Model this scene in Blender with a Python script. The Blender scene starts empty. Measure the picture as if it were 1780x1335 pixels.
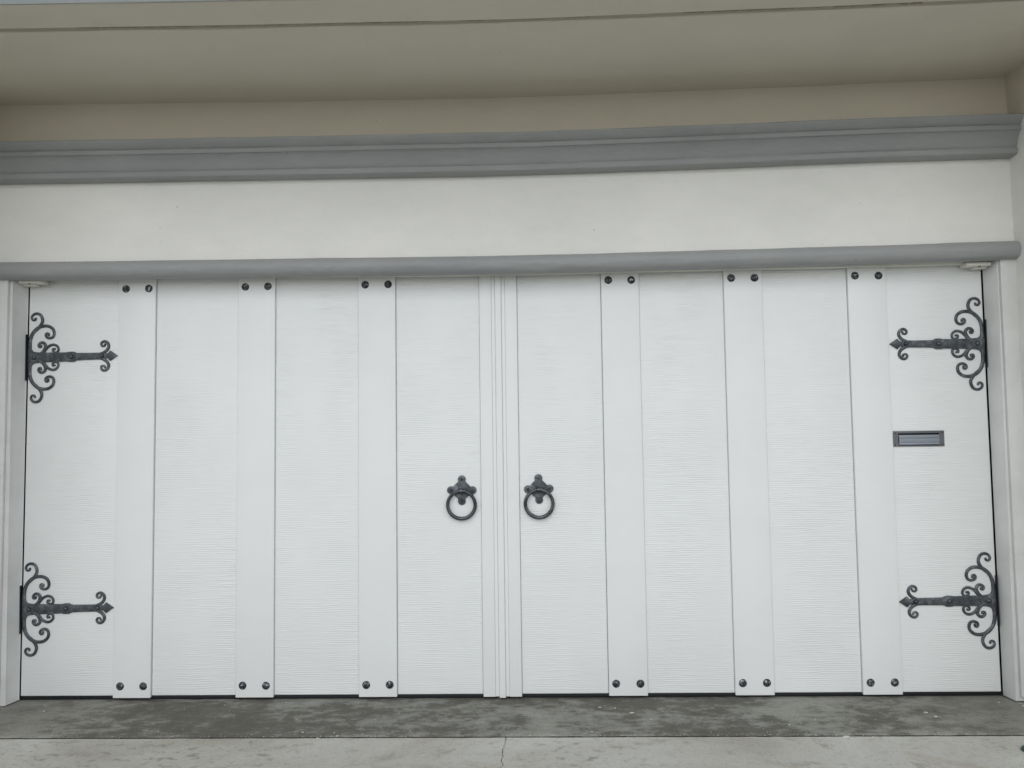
import bpy, bmesh, math, random
from mathutils import Vector, Matrix, noise
random.seed(7)
R = math.radians
scn = bpy.context.scene
C = scn.collection

# ------------------------------------------------------------ camera
cam_d = bpy.data.cameras.new('camera'); cam = bpy.data.objects.new('camera', cam_d); C.objects.link(cam)
cam_d.sensor_fit = 'HORIZONTAL'; cam_d.sensor_width = 36.0; cam_d.lens = 27.04
cam_d.clip_start = 0.05; cam_d.clip_end = 2000
rot = Matrix.Rotation(R(1.44), 3, 'Z') @ Matrix.Rotation(R(3.28), 3, 'X') @ Matrix.Rotation(R(0.76), 3, 'Y')
rx, ry, rz = rot.col[0], rot.col[1], rot.col[2]
m = Matrix((rx, rz, -ry)).transposed().to_4x4(); m.translation = Vector((0.161, -3.812, 1.316))
cam.matrix_world = m
scn.camera = cam

# ------------------------------------------------------------ sky, sun, exposure
SUN_EL, SUN_AZ = R(38), R(-3)          # azimuth measured from -Y (behind the camera) towards +X
w = bpy.data.worlds.new('World'); scn.world = w; w.use_nodes = True
nt = w.node_tree; nt.nodes.clear()
sky = nt.nodes.new('ShaderNodeTexSky'); sky.sky_type = 'NISHITA'; sky.sun_disc = False
sky.sun_elevation = SUN_EL; sky.sun_rotation = math.pi - SUN_AZ
sky.air_density = 1.0; sky.dust_density = 1.0; sky.ozone_density = 3.0
hsv = nt.nodes.new('ShaderNodeHueSaturation'); hsv.inputs['Saturation'].default_value = 0.44
bg = nt.nodes.new('ShaderNodeBackground'); bg.inputs['Strength'].default_value = 0.10
wo = nt.nodes.new('ShaderNodeOutputWorld')
nt.links.new(sky.outputs[0], hsv.inputs['Color']); nt.links.new(hsv.outputs[0], bg.inputs[0]); nt.links.new(bg.outputs[0], wo.inputs[0])
sd = bpy.data.lights.new('sun', 'SUN'); sd.energy = 0.75; sd.angle = R(85); sd.color = (1.0, 0.985, 0.95)
so = bpy.data.objects.new('sun', sd); C.objects.link(so)
sdir = Vector((math.sin(SUN_AZ) * math.cos(SUN_EL), -math.cos(SUN_AZ) * math.cos(SUN_EL), math.sin(SUN_EL)))
so.rotation_euler = sdir.to_track_quat('Z', 'Y').to_euler(); so.location = sdir * 20
vs = scn.view_settings
vs.view_transform = 'Standard'; vs.look = 'None'; vs.gamma = 1.0; vs.use_curve_mapping = False
vs.exposure = 0.52
scn.cycles.max_bounces = 6; scn.cycles.diffuse_bounces = 4; scn.cycles.glossy_bounces = 2

# ------------------------------------------------------------ materials
class Mat:
    def __init__(s, name, rough=0.5, metal=0.0, spec=0.5):
        s.m = bpy.data.materials.new(name); s.m.use_nodes = True
        s.t = s.m.node_tree; s.p = s.t.nodes['Principled BSDF']
        s.p.inputs['Roughness'].default_value = rough; s.p.inputs['Metallic'].default_value = metal
        s.p.inputs['Specular IOR Level'].default_value = spec
        s.tc = s.t.nodes.new('ShaderNodeTexCoord'); s.vec = s.tc.outputs['Object']
    def vary(s):                             # every copy gets its own patch of the pattern
        oi = s.n('ShaderNodeObjectInfo'); k = s.math('MULTIPLY', oi.outputs['Random'], 7.0)
        va = s.n('ShaderNodeVectorMath', operation='ADD'); s.l(s.tc.outputs['Object'], va.inputs[0]); s.l(k, va.inputs[1]); s.vec = va.outputs[0]
    def n(s, t, **kw):
        nd = s.t.nodes.new(t)
        for k, v in kw.items(): setattr(nd, k, v)
        return nd
    def l(s, a, b): s.t.links.new(a, b)
    def noise(s, scale, detail=4, rough=0.55, stretch=(1, 1, 1), dist=0.0, off=(0, 0, 0), rot=0.0):
        mp = s.n('ShaderNodeMapping'); mp.inputs['Scale'].default_value = stretch; mp.inputs['Location'].default_value = off; mp.inputs['Rotation'].default_value = (0, 0, rot)
        s.l(s.vec, mp.inputs['Vector'])
        nz = s.n('ShaderNodeTexNoise'); nz.inputs['Scale'].default_value = scale; nz.inputs['Detail'].default_value = detail
        nz.inputs['Roughness'].default_value = rough; nz.inputs['Distortion'].default_value = dist
        s.l(mp.outputs[0], nz.inputs['Vector'])
        return nz.outputs['Fac']
    def ramp(s, fac, stops):
        r = s.n('ShaderNodeValToRGB'); el = r.color_ramp.elements
        while len(el) < len(stops): el.new(0.5)
        for e, (p, c) in zip(el, stops):
            e.position = p; e.color = (c, c, c, 1) if isinstance(c, (int, float)) else (*c, 1)
        s.l(fac, r.inputs[0]); return r.outputs[0]
    def mix(s, fac, a, b, mode='MIX'):
        mx = s.n('ShaderNodeMix', data_type='RGBA', blend_type=mode)
        for i, v in ((0, fac), (6, a), (7, b)):
            if isinstance(v, (int, float)): mx.inputs[i].default_value = v
            elif isinstance(v, tuple): mx.inputs[i].default_value = (*v, 1)
            else: s.l(v, mx.inputs[i])
        return mx.outputs[2]
    def math(s, op, a, b):
        q = s.n('ShaderNodeMath', operation=op)
        for i, v in enumerate((a, b)):
            if isinstance(v, (int, float)): q.inputs[i].default_value = v
            else: s.l(v, q.inputs[i])
        return q.outputs[0]
    def color(s, c):
        if isinstance(c, tuple): s.p.inputs['Base Color'].default_value = (*c, 1)
        else: s.l(c, s.p.inputs['Base Color'])
    def sum(s, *hw):
        acc = None
        for h, k in hw:
            t = s.math('MULTIPLY', h, k); acc = t if acc is None else s.math('ADD', acc, t)
        return acc
    def bump(s, h, dist, strength=1.0, prev=None):
        b = s.n('ShaderNodeBump'); b.inputs['Distance'].default_value = dist; b.inputs['Strength'].default_value = strength
        s.l(h, b.inputs['Height'])
        if prev: s.l(prev, b.inputs['Normal'])
        s.l(b.outputs[0], s.p.inputs['Normal']); return b.outputs[0]

def door_paint(name, grain):
    M = Mat(name, 0.42)
    wv = M.n('ShaderNodeTexWave', wave_type='BANDS', bands_direction='Z', wave_profile='SIN')
    wv.inputs['Scale'].default_value = 30.0; wv.inputs['Distortion'].default_value = 7.0
    wv.inputs['Detail'].default_value = 2.0; wv.inputs['Detail Scale'].default_value = 0.35; wv.inputs['Detail Roughness'].default_value = 0.6
    mp = M.n('ShaderNodeMapping'); mp.inputs['Scale'].default_value = (0.45, 0.45, 1.0); M.l(M.tc.outputs['Object'], mp.inputs['Vector']); M.l(mp.outputs[0], wv.inputs['Vector'])
    seg = M.ramp(M.noise(1.0, 2, 0.6, (6.5, 6.5, 62), 0.2), [(0.36, 0.0), (0.60, 1.0)])
    mask = M.ramp(M.noise(1.0, 2, 0.5, (4.5, 1, 1.3), 0.3, (1.7, 0, 4)), [(0.32, 0.22), (0.66, 1.0)])
    lines = M.ramp(wv.outputs['Fac'], [(0.10, 0.0), (0.62, 1.0)])
    h = M.math('MULTIPLY', M.math('MULTIPLY', lines, seg), mask)
    h2 = M.noise(3.0, 1, 0.5)
    M.bump(M.sum((h, 0.0009 * grain), (h2, 0.0015)), 1.0, 1.0)
    smudge = M.noise(2.2, 3, 0.6)
    M.color(M.mix(M.ramp(smudge, [(0.35, 0.0), (0.7, 1.0)]), (0.785, 0.800, 0.790), (0.755, 0.769, 0.760)))
    return M.m
M_PANEL = door_paint('panel_white_paint', 1.0)
M_BATTEN = door_paint('batten_white_paint', 0.22)

def stucco(name, c1, c2, d, rough=0.75):
    M = Mat(name, rough, spec=0.3)
    f = M.noise(90, 2, 0.6); h = M.noise(9, 4, 0.6, (0.7, 1, 1.6), 0.6)
    M.bump(M.sum((h, 0.0062 * d), (f, 0.0012 * d)), 1.0, 0.9)
    col = M.mix(M.ramp(M.noise(2.5, 4, 0.65, (0.7, 1, 1.5)), [(0.34, 0.0), (0.72, 1.0)]), c1, c2)
    col = M.mix(M.ramp(M.noise(55, 2, 0.4, (1, 1, 1), 0, (9, 2, 3)), [(0.775, 0.0), (0.80, 0.45)]), col, tuple(x * 0.45 for x in c2))
    M.color(col); return M.m
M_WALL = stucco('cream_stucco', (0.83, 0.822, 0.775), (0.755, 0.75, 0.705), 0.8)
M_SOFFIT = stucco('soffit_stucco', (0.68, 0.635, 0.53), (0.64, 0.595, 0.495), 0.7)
M_GREY = stucco('grey_moulding_paint', (0.335, 0.343, 0.338), (0.285, 0.293, 0.290), 1.3, 0.5)

M = Mat('trim_white_paint', 0.45); M.bump(M.noise(6, 4, 0.6, (4, 4, 0.7)), 0.002, 0.5)
M.color(M.mix(M.ramp(M.noise(5, 5, 0.6), [(0.4, 0.0), (0.75, 1.0)]), (0.72, 0.72, 0.70), (0.62, 0.62, 0.595))); M_TRIM = M.m
M = Mat('cream_plastic', 0.5); M.color((0.70, 0.69, 0.62)); M_CREAM = M.m
M = Mat('vent_metal', 0.6); M.bump(M.noise(20, 3), 0.002, 0.5); M.color(M.mix(M.noise(6, 4), (0.40, 0.36, 0.28), (0.33, 0.30, 0.235))); M_VENT = M.m
M = Mat('gutter_metal', 0.4); M.bump(M.noise(8, 3), 0.003, 0.4); M.color(M.mix(M.noise(9, 4), (0.74, 0.80, 0.84), (0.66, 0.71, 0.75))); M_GUTTER = M.m

M = Mat('hammered_iron', 0.4, 0.6); M.vary()
hm = M.noise(95, 2, 0.45, (1, 1, 1), 0.6); fn = M.noise(420, 3, 0.6)
M.bump(M.sum((fn, 0.00025), (hm, 0.0026)), 1.0, 1.0)
wear = M.ramp(M.noise(30, 5, 0.65), [(0.34, (0.055, 0.063, 0.070)), (0.52, (0.090, 0.101, 0.110)), (0.74, (0.22, 0.235, 0.245))])
M.color(wear); M.l(M.ramp(fn, [(0.3, 0.33), (0.7, 0.55)]), M.p.inputs['Roughness']); M_IRON = M.m
M = Mat('stud_iron', 0.24, 0.6); M.vary(); M.bump(M.noise(200, 2, 0.6), 0.0025, 0.8)
M.color(M.ramp(M.noise(95, 3, 0.55), [(0.40, (0.030, 0.033, 0.038)), (0.56, (0.085, 0.09, 0.10)), (0.66, (0.42, 0.44, 0.46))])); M_STUD = M.m  # pale specks are worn metal and painted-in glints on the facets
M = Mat('polished_iron', 0.26, 0.7); M.vary(); M.bump(M.noise(120, 2, 0.5), 0.0010, 0.7)
M.color(M.ramp(M.noise(22, 3, 0.5), [(0.38, (0.055, 0.061, 0.068)), (0.66, (0.12, 0.130, 0.140))])); M_SMOOTH = M.m
M = Mat('slot_metal', 0.36, 0.6); M.bump(M.noise(40, 3, 0.6, (1, 1, 12)), 0.0006, 0.5)
M.color(M.mix(M.noise(30, 3, 0.5, (1, 1, 6)), (0.22, 0.245, 0.28), (0.31, 0.34, 0.38))); M_FLAP = M.m
M = Mat('slot_frame_metal', 0.4, 0.4); M.bump(M.noise(60, 3), 0.0006, 0.5); M.color(M.mix(M.noise(35, 4), (0.105, 0.11, 0.12), (0.17, 0.178, 0.187))); M_FRAME = M.m
M = Mat('black_rubber', 0.6, spec=0.3); M.bump(M.noise(30, 3), 0.002, 0.5); M.color((0.012, 0.013, 0.015)); M_RUBBER = M.m
M = Mat('dark_void', 0.9, spec=0.1); M.color((0.008, 0.008, 0.008)); M_VOID = M.m
M = Mat('dark_green_plastic', 0.4); M.color((0.02, 0.055, 0.045)); M_GREEN = M.m
M = Mat('paint_flake', 0.6); M.color((0.55, 0.54, 0.50)); M_CHIP = M.m
M = Mat('dry_debris', 0.8); M.color((0.03, 0.025, 0.02)); M_TWIG = M.m

def concrete(name, kind):
    M = Mat(name, 0.8, spec=0.3)
    big = M.noise(1.5, 4, 0.62, (0.7, 1.1, 1), 0.5)
    mid = M.noise(9.0, 8, 0.74, (0.8, 1.0, 1), 0.25, (4, 2, 0))
    fine = M.noise(75, 3, 0.7); grit = M.noise(340, 1, 0.6)
    if kind == 'apron':
        brm = M.noise(1.0, 4, 0.7, (9, 34, 1), 0.3, (2, 5, 0), 0.45)
        patch = M.sum((mid, 0.95), (big, 0.85), (brm, 0.40)); patch = M.math('SUBTRACT', patch, 0.60)
        base = M.ramp(patch, [(0.34, (0.104, 0.100, 0.083)), (0.485, (0.138, 0.134, 0.114)), (0.52, (0.195, 0.197, 0.170)), (0.68, (0.285, 0.285, 0.250))])
        # the ends by the jambs keep more of the pale surface
        sx = M.n('ShaderNodeSeparateXYZ'); M.l(M.tc.outputs['Object'], sx.inputs[0])
        ax = M.math('ABSOLUTE', sx.outputs[0], 0.0)
        e = M.math('ADD', M.math('MULTIPLY', M.math('SUBTRACT', ax, 1.55), 1.1), M.math('MULTIPLY', M.math('SUBTRACT', mid, 0.5), 2.2))
        base = M.mix(M.ramp(e, [(0.1, 0.0), (0.75, 0.6)]), base, (0.26, 0.258, 0.225))
    else:
        base = M.ramp(big, [(0.30, (0.33, 0.315, 0.265)), (0.46, (0.45, 0.44, 0.39)), (0.62, (0.52, 0.52, 0.475))])
        base = M.mix(M.ramp(mid, [(0.56, 0.0), (0.66, 0.6)]), base, (0.25, 0.23, 0.19))
        fl = M.noise(26, 4, 0.6, (0.7, 1.1, 1), 0.4, (2, 8, 0))
        flm = M.math('MULTIPLY', M.ramp(fl, [(0.575, 0.0), (0.64, 0.6)]), M.ramp(M.noise(1.1, 2, 0.5, (1, 1, 1), 0, (7.3, 0, 0)), [(0.45, 0.0), (0.60, 1.0)]))
        base = M.mix(flm, base, (0.20, 0.19, 0.165))
        st = M.noise(3.4, 5, 0.6, (0.7, 1.4, 1), 0.8, (12, 5, 0))
        base = M.mix(M.ramp(st, [(0.58, 0.0), (0.70, 0.5)]), base, (0.33, 0.265, 0.185))
    base = M.mix(M.ramp(fine, [(0.28, 0.5), (0.45, 0.0)]), base, tuple(v * 0.6 for v in ((0.1, 0.098, 0.09) if kind == 'apron' else (0.3, 0.29, 0.26))))
    base = M.mix(M.ramp(fine, [(0.60, 0.0), (0.72, 0.35)]), base, (0.34, 0.34, 0.32) if kind == 'apron' else (0.58, 0.58, 0.55))
    base = M.mix(0.25, base, M.mix(1.0, base, M.ramp(grit, [(0.3, 0.45), (0.7, 1.5)]), 'MULTIPLY'))
    M.color(base)
    M.bump(M.sum((mid, 0.003), (fine, 0.0015), (grit, 0.0004)), 1.0, 1.0)
    return M.m
M_APRON = concrete('stained_concrete', 'apron')
M_DRIVE = concrete('driveway_concrete', 'drive')
M = Mat('dirt', 0.95, spec=0.1); M.color(M.mix(M.noise(30, 5), (0.05, 0.045, 0.035), (0.09, 0.08, 0.065))); M_DIRT = M.m
M = Mat('joint_grime', 0.95, spec=0.1); M.color(M.mix(M.noise(60, 4), (0.022, 0.021, 0.017), (0.06, 0.056, 0.046))); M_JOINT = M.m

# ------------------------------------------------------------ helpers
def finish(name, me, mat, parent=None, smooth=None):
    if smooth is not None:
        me.polygons.foreach_set('use_smooth', [True] * len(me.polygons)); me.set_sharp_from_angle(angle=R(smooth))
    if mat and not me.materials: me.materials.append(mat)
    o = bpy.data.objects.new(name, me); C.objects.link(o)
    if parent: o.parent = parent
    return o
def from_bm(name, bm, mat, parent=None, smooth=None):
    bmesh.ops.recalc_face_normals(bm, faces=bm.faces)
    me = bpy.data.meshes.new(name); bm.to_mesh(me); bm.free()
    return finish(name, me, mat, parent, smooth)
def bm_box(bm, x0, x1, y0, y1, z0, z1, bev=0.0, seg=2):
    r = bmesh.ops.create_cube(bm, size=1.0); vs_ = r['verts']
    for v in vs_:
        v.co = Vector(((x0 + x1) / 2 + v.co.x * (x1 - x0), (y0 + y1) / 2 + v.co.y * (y1 - y0), (z0 + z1) / 2 + v.co.z * (z1 - z0)))
    if bev:
        es = list({e for v in vs_ for e in v.link_edges})
        bmesh.ops.bevel(bm, geom=es, offset=bev, segments=seg, profile=0.5, affect='EDGES')
    return bm
def box(name, x0, x1, y0, y1, z0, z1, mat, parent=None, bev=0.0, seg=2):
    return from_bm(name, bm_box(bmesh.new(), x0, x1, y0, y1, z0, z1, bev, seg), mat, parent, 40 if bev else None)
def interp(tab):
    def f(x):
        if x <= tab[0][0]: a, b = tab[0], tab[1]
        elif x >= tab[-1][0]: a, b = tab[-2], tab[-1]
        else:
            for a, b in zip(tab, tab[1:]):
                if a[0] <= x <= b[0]: break
        t = (x - a[0]) / (b[0] - a[0])
        return a[1] + (b[1] - a[1]) * t
    # light smoothing so a measured table gives a gentle line
    return lambda x: sum(f(x + d) for d in (-0.24, -0.12, 0, 0.12, 0.24)) / 5
def sweep(name, prof, x0, x1, n, zf, mat, parent=None, amp=0.0, freq=3.0, smooth=40, seed=0.0, closed=True):
    """a closed (y, z) profile carried along X, with slightly uneven hand-run edges"""
    vs_, fs = [], []; k = len(prof)
    for i in range(n + 1):
        x = x0 + (x1 - x0) * i / n; dz = zf(x) if zf else 0.0
        for j, (y, z) in enumerate(prof):
            a = amp * noise.noise(Vector((x * freq, j * 0.7 + seed, seed))) + amp * 0.4 * noise.noise(Vector((x * freq * 5, j * 1.9, seed + 3)))
            b = amp * noise.noise(Vector((x * freq, j * 0.7 + seed, seed + 17))) + amp * 0.4 * noise.noise(Vector((x * freq * 5, j * 1.9, seed + 9)))
            vs_.append((x, y + a, z + dz + b))
    for i in range(n):
        for j in range(k):
            j2 = (j + 1) % k
            fs.append((i * k + j, (i + 1) * k + j, (i + 1) * k + j2, i * k + j2))
    fs.append(tuple(range(k))); fs.append(tuple(n * k + j for j in reversed(range(k))))
    bm = bmesh.new(); bv = [bm.verts.new(v) for v in vs_]
    for f in fs: bm.faces.new([bv[i] for i in f])
    return from_bm(name, bm, mat, parent, smooth)
def thing(name, label, cat, loc=(0, 0, 0), group=None):
    o = bpy.data.objects.new(name, None); C.objects.link(o); o.location = loc
    o['label'] = label; o['category'] = cat
    if group: o['group'] = group
    return o
def struct(o): o['kind'] = 'structure'; return o
def dome(r, h, seg=14, rings=4, back=0.002):
    """a low dome facing -Y, base at y = 0"""
    bm = bmesh.new(); prev = [bm.verts.new((r * math.cos(2 * math.pi * s / seg), back, r * math.sin(2 * math.pi * s / seg))) for s in range(seg)]
    for k in range(rings):
        a = (k / rings) * math.pi / 2; cur = []
        for s in range(seg):
            t = 2 * math.pi * s / seg
            cur.append(bm.verts.new((r * math.cos(a) * math.cos(t), -h * math.sin(a), r * math.cos(a) * math.sin(t))))
        for s in range(seg): bm.faces.new((prev[s], prev[(s + 1) % seg], cur[(s + 1) % seg], cur[s]))
        prev = cur
    top = bm.verts.new((0, -h, 0))
    for s in range(seg): bm.faces.new((prev[s], prev[(s + 1) % seg], top))
    return bm

# ------------------------------------------------------------ ground
g = box('ground', -300, 300, -420, 180, -0.35, -0.085, M_DIRT); struct(g)
# apron slab under the door
ap = [(0.60, 0.0), (-0.405, -0.0015), (-0.418, -0.003), (-0.4255, -0.008), (-0.4285, -0.016), (-0.4285, -0.08), (0.60, -0.08)]
apron = struct(sweep('garage_apron', ap, -2.9, 2.9, 420, None, M_APRON, None, 0.0018, 5.0, 40, 2.0))
# driveway: two slabs parted by the crack that runs down from the joint
def crack_x(y):
    t = (-0.4425 - y)
    return 0.029 - 0.03 * t + 0.012 * noise.noise(Vector((t * 13, 3.1, 0))) + 0.007 * noise.noise(Vector((t * 45, 7.7, 0))) + 0.003 * noise.noise(Vector((t * 130, 1.7, 0)))
YS = [-0.4425 - i * 0.0085 for i in range(150)] + [-1.75 - i * 0.25 for i in range(8)]
jnt = sweep('expansion_joint', [(-0.4275, -0.0078), (-0.436, -0.0085), (-0.4445, -0.0085), (-0.4445, -0.06), (-0.4275, -0.06)], -2.9, 2.9, 400, None, M_JOINT, None, 0.0018, 14.0, 60, 8.0); struct(jnt)
def drive_slab(side):
    bm = bmesh.new()
    far = 9.0 * side
    cr = [(crack_x(y) + side * (0.0018 + 0.0012 * noise.noise(Vector((y * 60, side, 0)))), y) for y in YS]
    top = [bm.verts.new((x, y, -0.006)) for x, y in cr]
    top += [bm.verts.new((far, YS[-1], -0.006)), bm.verts.new((far, YS[0], -0.006))]
    x0_ = cr[0][0]; n_ = 330; lim = 2.9 * side                # worn, slightly ragged arris along the joint
    for i in range(n_, 0, -1):
        x = x0_ + (lim - x0_) * i / (n_ + 1)
        top.append(bm.verts.new((x, YS[0] + 0.0022 * noise.noise(Vector((x * 17, 5.5, 0))) + 0.0016 * noise.noise(Vector((x * 61, 2.5, 0))), -0.006)))
    f = bm.faces.new(top)
    ext = bmesh.ops.extrude_face_region(bm, geom=[f])
    for v in ext['geom']:
        if isinstance(v, bmesh.types.BMVert): v.co.z = -0.084
    return from_bm('driveway_slab', bm, M_DRIVE)
for s in (-1, 1): struct(drive_slab(s))
far_drive = struct(box('driveway', -60, 60, -120, YS[-1] - 0.008, -0.084, -0.006, M_DRIVE))

# ------------------------------------------------------------ the house front
house = thing('house', 'cream stucco house front with grey mouldings and deep eave above the garage door', 'house'); house['kind'] = 'thing'
XS = 2.502
soff = interp([(-2.487, 2.978), (-1.197, 2.962), (0.086, 2.954), (1.348, 2.972), (2.507, 2.995)])
# lintel wall: uneven hand-trowelled sheet with thickness
def wall_sheet(name, x0, x1, z0, z1, y, nx, nz, amp, mat):
    bm = bmesh.new(); grid = []
    for i in range(nx + 1):
        x = x0 + (x1 - x0) * i / nx; row = []
        for j in range(nz + 1):
            z = z0 + (z1 - z0) * j / nz
            d = amp * noise.noise(Vector((x * 2.3, 1.3, z * 3.1))) + amp * 0.35 * noise.noise(Vector((x * 9, 4.3, z * 9)))
            row.append(bm.verts.new((x, y + d, z)))
        grid.append(row)
    for i in range(nx):
        for j in range(nz): bm.faces.new((grid[i][j], grid[i + 1][j], grid[i + 1][j + 1], grid[i][j + 1]))
    edge = [e for e in bm.edges if e.is_boundary]
    ext = bmesh.ops.extrude_edge_only(bm, edges=edge)
    for v in ext['geom']:
        if isinstance(v, bmesh.types.BMVert): v.co.y = 0.30
    return from_bm(name, bm, mat, house, 50)
wall_sheet('lintel_wall', -2.56, 2.56, 2.106, 2.70, -0.080, 160, 30, 0.0022, M_WALL)
wall_sheet('shaded_upper_wall', -2.56, 2.56, 2.702, 3.06, -0.082, 160, 18, 0.0022, M_SOFFIT)  # same wall as the lintel; eave shade painted in with the darker soffit colour
def side_wall(s):
    bm = bmesh.new(); grid = []
    ny, nz = 24, 60
    for i in range(ny + 1):
        y = 0.30 - 1.25 * i / ny; row = []
        for j in range(nz + 1):
            z = -0.08 + 3.14 * j / nz
            d = 0.0025 * noise.noise(Vector((y * 4, z * 2.6, s * 5.0))) + 0.0012 * noise.noise(Vector((y * 15, z * 13, s * 5.0)))
            row.append(bm.verts.new((s * (XS + d), y, z)))
        grid.append(row)
    for i in range(ny):
        for j in range(nz): bm.faces.new((grid[i][j], grid[i + 1][j], grid[i + 1][j + 1], grid[i][j + 1]))
    ext = bmesh.ops.extrude_edge_only(bm, edges=[e for e in bm.edges if e.is_boundary])
    for v in ext['geom']:
        if isinstance(v, bmesh.types.BMVert): v.co.x = s * 3.0
    return from_bm('side_wall', bm, M_WALL, house, 50)
side_wall(-1); side_wall(1)
for s in (-1, 1): box('shaded_side_top', min(s * 2.4985, s * 2.52), max(s * 2.4985, s * 2.52), -0.93, 0.1, 2.745 if s < 0 else 2.767, 3.05, M_SOFFIT, house)  # added sheet in soffit colour paints the corner shade onto the side wall top

# cornice: stepped grey moulding under the eave
z0c = interp([(-2.477, 2.569), (-1.317, 2.563), (0.081, 2.558), (1.0, 2.570), (1.732, 2.585), (2.461, 2.591)])
cp = [(-0.060, 0.000), (-0.122, 0.000), (-0.138, 0.0025), (-0.1455, 0.007), (-0.147, 0.0105), (-0.1465, 0.030), (-0.1445, 0.0325), (-0.1375, 0.0338), (-0.1365, 0.0370),
      (-0.1395, 0.042), (-0.1450, 0.058), (-0.1515, 0.076), (-0.1595, 0.091), (-0.1690, 0.1035), (-0.1745, 0.107), (-0.1805, 0.1085), (-0.1820, 0.111),
      (-0.1815, 0.127), (-0.1795, 0.1293), (-0.1735, 0.1305), (-0.1730, 0.1335), (-0.1790, 0.139), (-0.1890, 0.149), (-0.1970, 0.159), (-0.2020, 0.168), (-0.2025, 0.173), (-0.199, 0.1755), (-0.060, 0.176)]
sweep('cornice_moulding', cp, -2.53, 2.53, 330, z0c, M_GREY, house, 0.0014, 3.0, 32, 5.0)
zr = interp([(-2.468, 2.129), (-1.859, 2.1245), (-1.314, 2.1225), (-0.743, 2.119), (-0.234, 2.1155), (0.146, 2.1145), (0.887, 2.1215), (1.551, 2.128), (2.21, 2.1355), (2.48, 2.140)])
rp = [(-0.088 - 0.0437 * math.cos(t), 0.0437 * math.sin(t)) for t in [R(-90 + 180 * i / 16) for i in range(17)]] + [(-0.060, 0.0437), (-0.060, -0.0437)]
sweep('roll_moulding', rp, -2.53, 2.53, 330, zr, M_GREY, house, 0.0020, 3.4, 40, 9.0)

# soffit, vent strip, outer soffit band, gutter
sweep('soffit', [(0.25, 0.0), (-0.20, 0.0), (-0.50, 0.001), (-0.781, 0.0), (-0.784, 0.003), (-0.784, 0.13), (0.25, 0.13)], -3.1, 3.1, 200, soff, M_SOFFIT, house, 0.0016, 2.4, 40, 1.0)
zv = lambda x: soff(x)
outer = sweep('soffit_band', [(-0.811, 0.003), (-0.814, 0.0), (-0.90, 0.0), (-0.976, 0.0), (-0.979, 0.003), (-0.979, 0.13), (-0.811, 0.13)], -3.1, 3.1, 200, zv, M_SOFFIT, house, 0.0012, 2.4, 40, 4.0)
vent = sweep('vent_strip', [(-0.784, 0.005), (-0.811, 0.005), (-0.811, 0.03), (-0.784, 0.03)], -3.1, 3.1, 160, zv, M_VENT, house, 0.0, 1.0, None)
bm = bmesh.new(); x = -2.2
while x < 2.3:
    keep = noise.noise(Vector((x * 2.2, 0.4, 0))) > -0.22 and abs(x) < 2.0
    if keep and random.random() < 0.9:
        L = random.uniform(-0.004, 0.004); z = soff(x)
        bm_box(bm, x - 0.0015, x + 0.0015, -0.8085, -0.8005 + L, z + 0.0035, z + 0.0075)
    x += 0.0095
slots = from_bm('vent_slots', bm, M_VOID, house); slots['kind'] = 'stuff'; slots.parent = vent
gz = lambda x: soff(x) + 0.006
sweep('gutter', [(-0.982, 0.0), (-1.065, 0.0), (-1.077, 0.006), (-1.080, 0.02), (-1.085, 0.06), (-1.110, 0.10), (-1.110, 0.115), (-1.102, 0.115), (-1.102, 0.10), (-1.078, 0.06), (-1.070, 0.012), (-0.990, 0.010), (-0.990, 0.12), (-0.982, 0.12)],
      -3.1, 3.1, 60, gz, M_GUTTER, house, 0.0006, 2.0, 40, 6.0)

# door frame: jambs with casing boards, head stop, corner blocks
for s in (-1, 1):
    bm = bm_box(bmesh.new(), 2.4015, 2.475, -0.064, 0.0185, 0.005, 2.118)
    for v in bm.verts:                       # the reveal splays a little towards the street, more so at the top
        if v.co.x < 2.41 and v.co.y < 0: v.co.x += 0.012 + 0.013 * v.co.z / 2.1
        v.co.x *= s
    bmesh.ops.bevel(bm, geom=list(bm.edges), offset=0.0025, segments=2, profile=0.5, affect='EDGES')
    j = from_bm('door_jamb', bm, M_TRIM, house, 40)
    ci = 2.438 if s < 0 else 2.4305
    box('casing', min(s * ci, s * 2.5060), max(s * ci, s * 2.5060), -0.083, -0.0645, 0.030, 2.090 if s < 0 else 2.100, M_TRIM, j, 0.003)
    box('gap_filler', min(s * 2.4752, s * 2.56), max(s * 2.4752, s * 2.56), -0.0640, 0.05, 0.0, 2.13, M_VOID, j)
    kb = box('corner_block', min(s * 2.285, s * 2.4005), max(s * 2.285, s * 2.4005), -0.058, 0.010, 2.0735, 2.090, M_CREAM, house, 0.002)
    box('keeper_plate', min(s * 2.335, s * 2.395), max(s * 2.335, s * 2.395), -0.030, 0.014, 2.0655, 2.0730, M_CREAM, kb, 0.0015)
    sc = from_bm('screw', dome(0.006, 0.003), M_STUD, kb, 40); sc.location = (s * 2.352, -0.046, 2.0733); sc.rotation_euler = (R(90), 0, 0)
hs = interp([(-2.4, 2.096), (-1.36, 2.093), (-0.7, 2.0845), (-0.25, 2.0780), (0.33, 2.0788), (0.9, 2.0825), (1.76, 2.0858), (2.4, 2.090)])
sweep('head_stop', [(-0.070, 0.030), (-0.024, 0.030), (-0.024, 0.0015), (-0.0225, 0.0), (0.008, 0.0), (0.012, 0.003), (0.012, 0.06), (-0.070, 0.06)], -2.400, 2.400, 60, hs, M_CREAM, house, 0.0004, 3.0, 40, 3.0)
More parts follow.
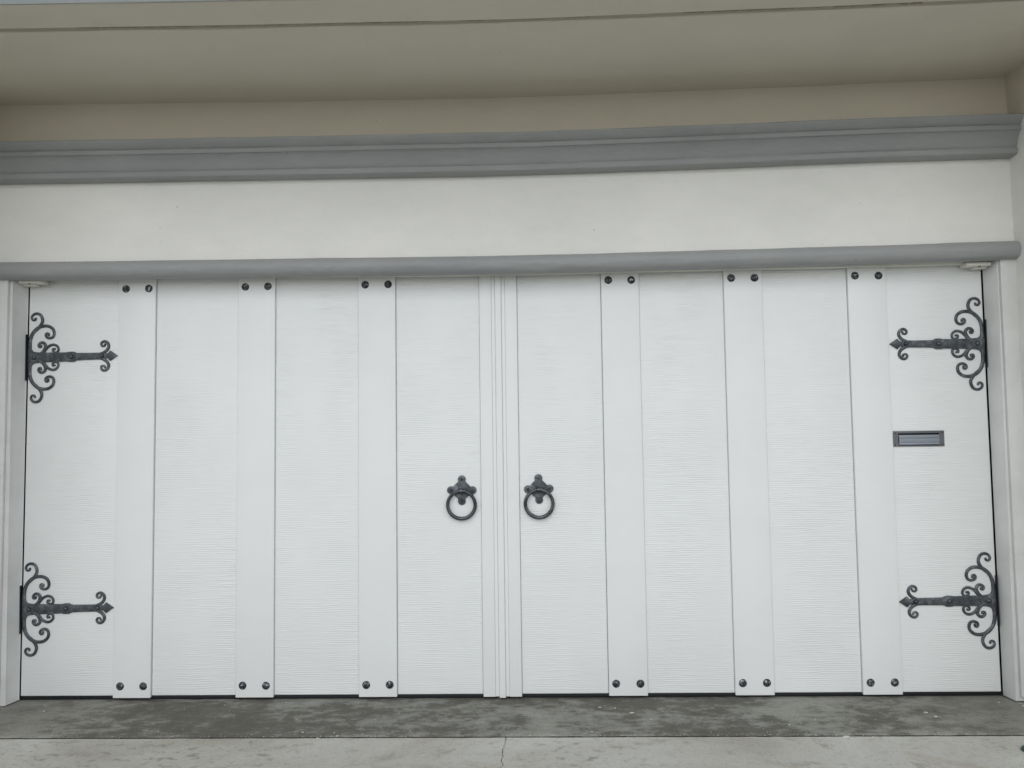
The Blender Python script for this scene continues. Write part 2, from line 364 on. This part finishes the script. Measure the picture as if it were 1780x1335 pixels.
# paint drip and nail on the jambs
# ------------------------------------------------------------ garage door
door = thing('garage_door', 'wide white garage door with flat battens, iron studs, scroll hinges and ring handles', 'garage door'); door['kind'] = 'thing'
box('backing', -2.392, 2.392, 0.0300, 0.0338, 0.0225, 2.17, M_BATTEN, door)
box('core', -2.46, 2.46, 0.034, 0.070, 0.016, 2.20, M_VOID, door)
box('bottom_seal', -2.41, 2.41, 0.0255, 0.060, 0.001, 0.0195, M_RUBBER, door, 0.004, 3)
B = 0.61
CX = [-3 * B, -2 * B, -B, B, 2 * B, 3 * B]
HB, GAP = 0.094, 0.0004
spans = [(-2.3945, -3 * B - HB - GAP)] + [(k * B + HB + GAP, (k + 1) * B - HB - GAP) for k in (-3, -2)] + [(-B + HB + GAP, -0.0940 - GAP)]
spans += [(0.0940 + GAP, B - HB - GAP)] + [(k * B + HB + GAP, (k + 1) * B - HB - GAP) for k in (1, 2)] + [(3 * B + HB + GAP, 2.3965)]
for a, b in spans:
    box('panel', a, b, 0.020, 0.0296, 0.0205, 2.16, M_PANEL, door, 0.0044, 3)

def stud_mesh(seed):
    rr = random.Random(seed); bm = bmesh.new(); seg = 9; r = 0.0196; h = 0.0105
    rings = [(1.0, 0.003), (1.0, -0.001), (0.86, -0.0045), (0.58, -0.0078), (0.26, -0.0098)]
    prev = None
    for k, (f, y) in enumerate(rings):
        cur = []
        for s in range(seg if k > 1 else seg * 2):
            n_ = seg if k > 1 else seg * 2
            t = 2 * math.pi * s / n_ + (0.17 * k if k > 1 else 0)
            jr = 1 + (rr.uniform(-0.05, 0.05) if k > 1 else rr.uniform(-0.02, 0.02)); jy = rr.uniform(-0.0009, 0.0009) if k > 1 else 0
            cur.append(bm.verts.new((r * f * jr * math.cos(t), y + jy, r * f * jr * math.sin(t))))
        prev = cur
    bmesh.ops.convex_hull(bm, input=bm.verts[:])
    for v in [v for v in bm.verts if not v.link_faces]: bm.verts.remove(v)
    bmesh.ops.recalc_face_normals(bm, faces=bm.faces)
    me = bpy.data.meshes.new('stud'); bm.to_mesh(me); bm.free(); me.materials.append(M_STUD); return me
studs = [stud_mesh(i) for i in range(5)]
for c in CX:
    jx = random.uniform(-0.0005, 0.0005)
    bt = box('batten', c - 0.094 + jx, c + 0.094 + jx, 0.0075, 0.0297, 0.0125, 2.16, M_BATTEN, door, 0.0032, 3)
    for zz in (0.071, 2.047):
        for d in (-0.0578, 0.0578):
            o = finish('stud', random.choice(studs), None, bt)
            o.location = (c + d + random.uniform(-0.001, 0.001), 0.0075, zz + random.uniform(-0.001, 0.001)); o.rotation_euler = (0, random.uniform(0, 6.28), 0)
for s in (-1, 1):
    st = box('meeting_stile', min(s * 0.0341, s * 0.0940), max(s * 0.0341, s * 0.0940), 0.0075, 0.0295, 0.011, 2.16, M_BATTEN, door, 0.0022)
    box('bead_strip', min(s * 0.0158, s * 0.0339), max(s * 0.0158, s * 0.0339), 0.0105, 0.0293, 0.011, 2.16, M_BATTEN, door, 0.003, 3)
box('astragal', -0.0156, 0.0156, 0.003, 0.0291, 0.007, 2.16, M_BATTEN, door, 0.003, 3)

# ---- scroll strap hinges
K = 0.000495
def hp(X, Y): return ((X - 285) * K, (605 - 25 * (X - 285) / 935 - Y) * K)
def crom(pts, n=9):
    out = []; P = [pts[0]] + pts + [pts[-1]]
    for i in range(1, len(P) - 2):
        for k in range(n):
            t = k / n; r_ = []
            for c in range(len(P[0])):
                a, b, d, e = P[i - 1][c], P[i][c], P[i + 1][c], P[i + 2][c]
                r_.append(0.5 * (2 * b + (d - a) * t + (2 * a - 5 * b + 4 * d - e) * t * t + (3 * b - a - 3 * d + e) * t ** 3))
            out.append(tuple(r_))
    out.append(pts[-1]); return out
def ribbon(path, w0, w1, sign=1):
    """forged bar: domed section swept along a flat curve that tapers into a rolled eye"""
    P = crom([(x, z * sign) for x, z in [hp(*q) for q in path]]); N = len(P); bm = bmesh.new(); rows = []
    for i, (x, z) in enumerate(P):
        a = P[max(0, i - 1)]; b = P[min(N - 1, i + 1)]
        t = Vector((b[0] - a[0], b[1] - a[1])); t.normalize(); nx, nz = -t.y, t.x
        f = i / (N - 1); wd = (w0 + (w1 - w0) * f ** 1.3) * K * 0.54; hgt = 0.0075 - 0.0012 * f
        row = []
        for u, y in ((-1, 0.0), (-1, -0.45), (-0.72, -0.80), (0, -1.0), (0.72, -0.80), (1, -0.45), (1, 0.0)):
            row.append(bm.verts.new((x + nx * u * wd, y * hgt, z + nz * u * wd)))
        rows.append(row)
    for r0, r1 in zip(rows, rows[1:]):
        for j in range(6): bm.faces.new((r0[j], r0[j + 1], r1[j + 1], r1[j]))
    bm.faces.new(rows[0]); bm.faces.new(rows[-1])
    ex, ez = P[-1]; d = dome(w1 * K * 0.78, 0.0078, 10, 3, 0.0)
    tmp = bpy.data.meshes.new('t'); d.to_mesh(tmp); d.free()
    off = len(bm.verts); bm.from_mesh(tmp); bm.verts.ensure_lookup_table(); bpy.data.meshes.remove(tmp)
    for v in bm.verts[off:]: v.co.x += ex; v.co.z += ez
    bmesh.ops.recalc_face_normals(bm, faces=bm.faces)
    me = bpy.data.meshes.new('scroll'); bm.to_mesh(me); bm.free()
    me.polygons.foreach_set('use_smooth', [True] * len(me.polygons)); me.set_sharp_from_angle(angle=R(50)); me.materials.append(M_IRON); return me
PATHS = [
    ([(306, 545), (303, 470), (309, 410), (332, 352), (380, 300), (440, 277), (500, 280), (543, 310), (556, 352), (543, 388), (510, 402), (478, 392), (467, 368), (480, 350), (499, 357), (497, 370)], 34, 17),
    ([(345, 335), (398, 288), (428, 242), (430, 200), (408, 160), (370, 147), (334, 161), (319, 190), (332, 215), (356, 213), (360, 200)], 30, 17),
    ([(395, 580), (440, 545), (462, 508), (466, 475), (445, 450), (415, 450), (395, 471), (400, 492), (420, 492), (420, 482)], 32, 17),
    ([(440, 556), (468, 520), (500, 486), (545, 469), (583, 480), (602, 512), (592, 542), (565, 548), (542, 532), (545, 512), (562, 514)], 26, 16),
    ([(1010, 575), (1062, 555), (1103, 527), (1124, 490), (1117, 456), (1090, 435), (1060, 440), (1046, 463), (1058, 483), (1082, 480), (1086, 466)], 30, 16)]
scrolls = [ribbon(p, a, b, s) for s in (1, -1) for p, a, b in PATHS]
HW = [(285, 112), (319, 110), (323, 88), (334, 70), (352, 60), (385, 55), (450, 51), (560, 49), (688, 47), (718, 53), (764, 53), (786, 42), (802, 38), (900, 36), (1000, 35), (1040, 36), (1100, 25), (1117, 27), (1142, 54), (1220, 0.5)]
def strap_mesh():
    bm = bmesh.new()
    pts = [((X - 285) * K, h * K) for X, h in HW]
    lo = [(x, -h) for x, h in pts]
    top = [bm.verts.new((x, -0.0062, z)) for x, z in pts]; bot = [bm.verts.new((x, -0.0062, z)) for x, z in lo]
    back_t = [bm.verts.new((x, 0.0, z)) for x, z in pts]; back_b = [bm.verts.new((x, 0.0, z)) for x, z in lo]
    mid = [bm.verts.new((x, -0.0068, 0)) for x, _ in pts]
    for i in range(len(pts) - 1):
        bm.faces.new((top[i], top[i + 1], mid[i + 1], mid[i])); bm.faces.new((mid[i], mid[i + 1], bot[i + 1], bot[i]))
        bm.faces.new((back_t[i], back_t[i + 1], top[i + 1], top[i])); bm.faces.new((bot[i], bot[i + 1], back_b[i + 1], back_b[i]))
    bm.faces.new((top[0], mid[0], bot[0], back_b[0], back_t[0])); bm.faces.new((top[-1], mid[-1], bot[-1], back_b[-1], back_t[-1]))
    bmesh.ops.recalc_face_normals(bm, faces=bm.faces)
    es = [e for e in bm.edges if len(e.link_faces) == 2 and e.calc_face_angle(0) > R(60)]
    bmesh.ops.bevel(bm, geom=es, offset=0.0014, segments=2, profile=0.5, affect='EDGES')
    me = bpy.data.meshes.new('strap_hinge'); bm.to_mesh(me); bm.free()
    me.polygons.foreach_set('use_smooth', [True] * len(me.polygons)); me.set_sharp_from_angle(angle=R(40)); me.materials.append(M_IRON); return me
strap = strap_mesh()
rv = dome(0.0118, 0.0105, 14, 4, 0.002); rivet = bpy.data.meshes.new('rivet'); bmesh.ops.recalc_face_normals(rv, faces=rv.faces); rv.to_mesh(rivet); rv.free()
rivet.polygons.foreach_set('use_smooth', [True] * len(rivet.polygons)); rivet.materials.append(M_SMOOTH)
lf = bm_box(bmesh.new(), -0.0072, -0.0022, -0.013, 0.004, -0.117, 0.119, 0.001); leaf = bpy.data.meshes.new('edge_leaf'); bmesh.ops.recalc_face_normals(lf, faces=lf.faces); lf.to_mesh(leaf); lf.free(); leaf.materials.append(M_RUBBER)
for (hx, hz, tilt, sx) in ((-2.3935, 1.7045, 0.61, 1), (-2.3935, 0.4445, 0.85, 1), (2.3945, 1.7005, 0.64, -1), (2.3895, 0.4535, -0.45, -1)):
    h = finish('strap_hinge', strap, None, door); h.location = (hx, 0.0196, hz); h.scale = (sx, 1, 1); h.rotation_euler = (0, -R(tilt) * sx, 0)
    for me in scrolls: finish('scroll', me, None, h)
    for X in (357, 736, 1060):
        o = finish('rivet', rivet, None, h); o.location = ((X - 285) * K, -0.0062, 0)
    finish('edge_leaf', leaf, None, h)

# ---- ring handles
def handle_plate():
    q = 0.000412; D = 148; r = 48; outl = []
    for k in range(4):
        base = math.pi / 2 * k
        c = (130 * math.cos(base), 130 * math.sin(base))
        for i in range(15):
            t = base + R(-119.6 + 239.2 * i / 14)
            outl.append(((c[0] + r * math.cos(t)) * q, (c[1] + r * math.sin(t)) * q))
    bm = bmesh.new(); f = bm.faces.new([bm.verts.new((x, -0.0055, z)) for x, z in outl])
    ex = bmesh.ops.extrude_face_region(bm, geom=[f])
    for v in ex['geom']:
        if isinstance(v, bmesh.types.BMVert): v.co.y = 0.0
    bmesh.ops.recalc_face_normals(bm, faces=bm.faces)
    es = [e for e in bm.edges if all(abs(v.co.y + 0.0055) < 1e-6 for v in e.verts)]
    bmesh.ops.bevel(bm, geom=es, offset=0.0016, segments=2, profile=0.5, affect='EDGES')
    me = bpy.data.meshes.new('ring_handle'); bm.to_mesh(me); bm.free(); me.materials.append(M_IRON)
    me.polygons.foreach_set('use_smooth', [True] * len(me.polygons)); me.set_sharp_from_angle(angle=R(40)); return me
def ring_mesh():
    bm = bmesh.new(); A, Bn = 56, 14; rows = []
    for i in range(A):
        t = 2 * math.pi * i / A; thick = 0.0082 + 0.0013 * (0.5 - 0.5 * math.sin(t))
        rows.append([bm.verts.new(((0.068 + thick * math.cos(p)) * math.cos(t), thick * math.sin(p), (0.068 + thick * math.cos(p)) * math.sin(t))) for p in [2 * math.pi * k / Bn for k in range(Bn)]])
    for i in range(A):
        for k in range(Bn): bm.faces.new((rows[i][k], rows[(i + 1) % A][k], rows[(i + 1) % A][(k + 1) % Bn], rows[i][(k + 1) % Bn]))
    bmesh.ops.recalc_face_normals(bm, faces=bm.faces)
    me = bpy.data.meshes.new('ring'); bm.to_mesh(me); bm.free(); me.materials.append(M_SMOOTH); me.polygons.foreach_set('use_smooth', [True] * len(me.polygons)); return me
def barrel_mesh():
    prof = [(-0.0165, 0.0088), (-0.0165, 0.0102), (-0.0120, 0.0106), (-0.0108, 0.0090), (-0.0075, 0.0090), (-0.0060, 0.0110), (0.0060, 0.0110), (0.0075, 0.0090), (0.0108, 0.0090), (0.0120, 0.0106), (0.0165, 0.0102), (0.0165, 0.0088)]
    bm = bmesh.new(); rows = [[bm.verts.new((x, r * math.cos(a), r * math.sin(a))) for a in [2 * math.pi * k / 16 for k in range(16)]] for x, r in prof]
    for r0, r1 in zip(rows, rows[1:]):
        for k in range(16): bm.faces.new((r0[k], r0[(k + 1) % 16], r1[(k + 1) % 16], r1[k]))
    bm.faces.new(rows[0]); bm.faces.new(rows[-1]); bmesh.ops.recalc_face_normals(bm, faces=bm.faces)
    me = bpy.data.meshes.new('barrel'); bm.to_mesh(me); bm.free(); me.materials.append(M_SMOOTH)
    me.polygons.foreach_set('use_smooth', [True] * len(me.polygons)); me.set_sharp_from_angle(angle=R(35)); return me
hpm, rgm, bbm = handle_plate(), ring_mesh(), barrel_mesh()
for hx, hz, tl in ((-0.1910, 1.0120, 0.5), (0.1900, 1.0140, -1.2)):
    h = finish('ring_handle', hpm, None, door); h.location = (hx, 0.0196, hz); h.rotation_euler = (0, R(tl), 0)
    for k in range(4):
        o = finish('rivet', rivet, None, h); o.location = (0.0535 * math.cos(k * math.pi / 2), -0.0055, 0.0535 * math.sin(k * math.pi / 2)); o.scale = (0.62, 0.8, 0.62)
    o = finish('barrel', bbm, None, h); o.location = (-0.0005, -0.0185, -0.0030); o.scale = (1, 1.2, 1.2)
    o = finish('ring', rgm, None, h); o.location = (-0.0005, -0.0185, -0.0712); o.rotation_euler = (R(3), 0, 0)

# ---- letter slot
sx0, sx1, sz0, sz1 = 1.9318, 2.1782, 1.1998, 1.2766
bm = bmesh.new()
bm_box(bm, sx0, sx1, 0.0150, 0.0205, sz1 - 0.0125, sz1, 0.0012); bm_box(bm, sx0, sx1, 0.0150, 0.0205, sz0, sz0 + 0.0055, 0.0012)
bm_box(bm, sx0 + 0.0002, sx0 + 0.0235, 0.0153, 0.0205, sz0 + 0.0048, sz1 - 0.0118); bm_box(bm, sx1 - 0.0235, sx1 - 0.0002, 0.0153, 0.0205, sz0 + 0.0048, sz1 - 0.0118)
slot = from_bm('mail_slot', bm, M_FRAME, door, 40); slot['label'] = 'grey metal mail slot with ridged flap'
box('slot_recess', sx0 + 0.02, sx1 - 0.02, 0.0190, 0.0204, sz0 + 0.004, sz1 - 0.010, M_VOID, slot)
fp = [(0.0185, -0.0255), (0.0125, -0.0255), (0.0118, -0.0235), (0.0140, -0.0170), (0.0140, -0.0155), (0.0112, -0.0140), (0.0105, -0.004), (0.0112, 0.004), (0.0138, 0.0055), (0.0138, 0.0075), (0.0122, 0.0090), (0.0125, 0.0165), (0.0145, 0.0180), (0.0150, 0.0225), (0.0185, 0.0225)]
zc = (sz0 + sz1) / 2 - 0.004
sweep('flap', [(y, z + zc) for y, z in fp], sx0 + 0.0262, sx1 - 0.0252, 20, None, M_FLAP, slot, 0.0002, 9.0, 30, 2.0)
for xx in (sx0 + 0.009, sx1 - 0.009):
    for zz in (sz0 + 0.009, sz1 - 0.010):
        o = from_bm('screw', dome(0.0032, 0.0016, 10, 2, 0.001), M_RUBBER, slot, 40); o.location = (xx, 0.0151, zz)

# ------------------------------------------------------------ small things on the ground
bm = bmesh.new(); bmesh.ops.create_uvsphere(bm, u_segments=20, v_segments=10, radius=0.034)
for v in bm.verts:
    v.co.z = max(v.co.z, -0.004) * 0.62
    if v.co.z > 0.014: v.co.z = 0.014 + (v.co.z - 0.014) * 0.4
cap = from_bm('green_cap', bm, M_GREEN, None, 40); cap.location = (2.143, -0.592, -0.0045)
cap['label'] = 'small dark green rounded cap on the driveway near the right edge'; cap['category'] = 'cap'
chips = [(-2.18, -0.13, .006), (-1.05, -0.03, .004), (-0.86, -0.395, .006), (-0.72, -0.40, .005), (-0.78, -0.445, .008), (0.46, -0.11, .008), (0.53, -0.12, .006), (0.60, -0.18, .012), (0.40, -0.40, .006),
         (1.47, -0.445, .018), (1.58, -0.45, .007), (1.35, -0.425, .006), (1.93, -0.19, .013), (1.95, -0.24, .013), (1.27, -0.33, .006), (-0.70, -0.42, .008), (2.33, -0.07, .007), (-0.3, -0.62, .006), (1.36, -0.55, .008)]
for i, (x, y, r) in enumerate(chips):
    r *= 0.8
    bm = bmesh.new(); n_ = 6
    zb = 0.0006 if y > -0.42 else -0.0056
    pt = [(r * random.uniform(0.6, 1.0) * math.cos(2 * math.pi * k / n_) * 1.25, r * 0.6 * random.uniform(0.6, 1.0) * math.sin(2 * math.pi * k / n_)) for k in range(n_)]
    f = bm.faces.new([bm.verts.new((a, b, 0.0022)) for a, b in pt])
    ex = bmesh.ops.extrude_face_region(bm, geom=[f])
    for v in ex['geom']:
        if isinstance(v, bmesh.types.BMVert): v.co.z = 0; v.co.x *= 1.15; v.co.y *= 1.15
    o = from_bm('paint_chip', bm, M_CHIP); o.location = (x, y, zb); o.rotation_euler = (0, 0, random.uniform(-0.5, 0.5))
    o['label'] = 'tiny pale chip of paint lying on the concrete'; o['category'] = 'paint chip'; o['group'] = 'paint chips on the concrete'

# crumbs of broken concrete and grit along the joint and in the corners by the jambs
bm = bmesh.new(); rr = random.Random(3)
def crumb(x, y, z, r):
    q = bmesh.ops.create_icosphere(bm, subdivisions=1, radius=r)
    sx, sy, sz = rr.uniform(0.7, 1.4), rr.uniform(0.6, 1.1), rr.uniform(0.35, 0.7); t = rr.uniform(0, 3.1)
    for v in q['verts']:
        k = rr.uniform(0.75, 1.2); a, b = v.co.x * sx * k, v.co.y * sy * k
        v.co = Vector((x + a * math.cos(t) - b * math.sin(t), y + a * math.sin(t) + b * math.cos(t), z + v.co.z * sz * k + r * 0.2))
for i in range(420):
    x = rr.uniform(-2.35, 2.35)
    if noise.noise(Vector((x * 2.1, 8.8, 0))) < rr.uniform(-0.5, 0.45): continue
    y = -0.424 + rr.gauss(0, 0.006) if rr.random() < 0.7 else rr.uniform(-0.42, -0.05)
    crumb(x, y, -0.005 if y < -0.42 else 0.0, rr.uniform(0.0012, 0.0036))
for s in (-1, 1):
    for i in range(26): crumb(s * rr.uniform(2.405, 2.49), rr.uniform(-0.14, -0.065), 0.0, rr.uniform(0.002, 0.006))
cr = from_bm('concrete_crumbs', bm, M_DRIVE); cr['kind'] = 'stuff'; cr['label'] = 'fine pale crumbs of concrete along the apron edge'; cr['category'] = 'crumbs'
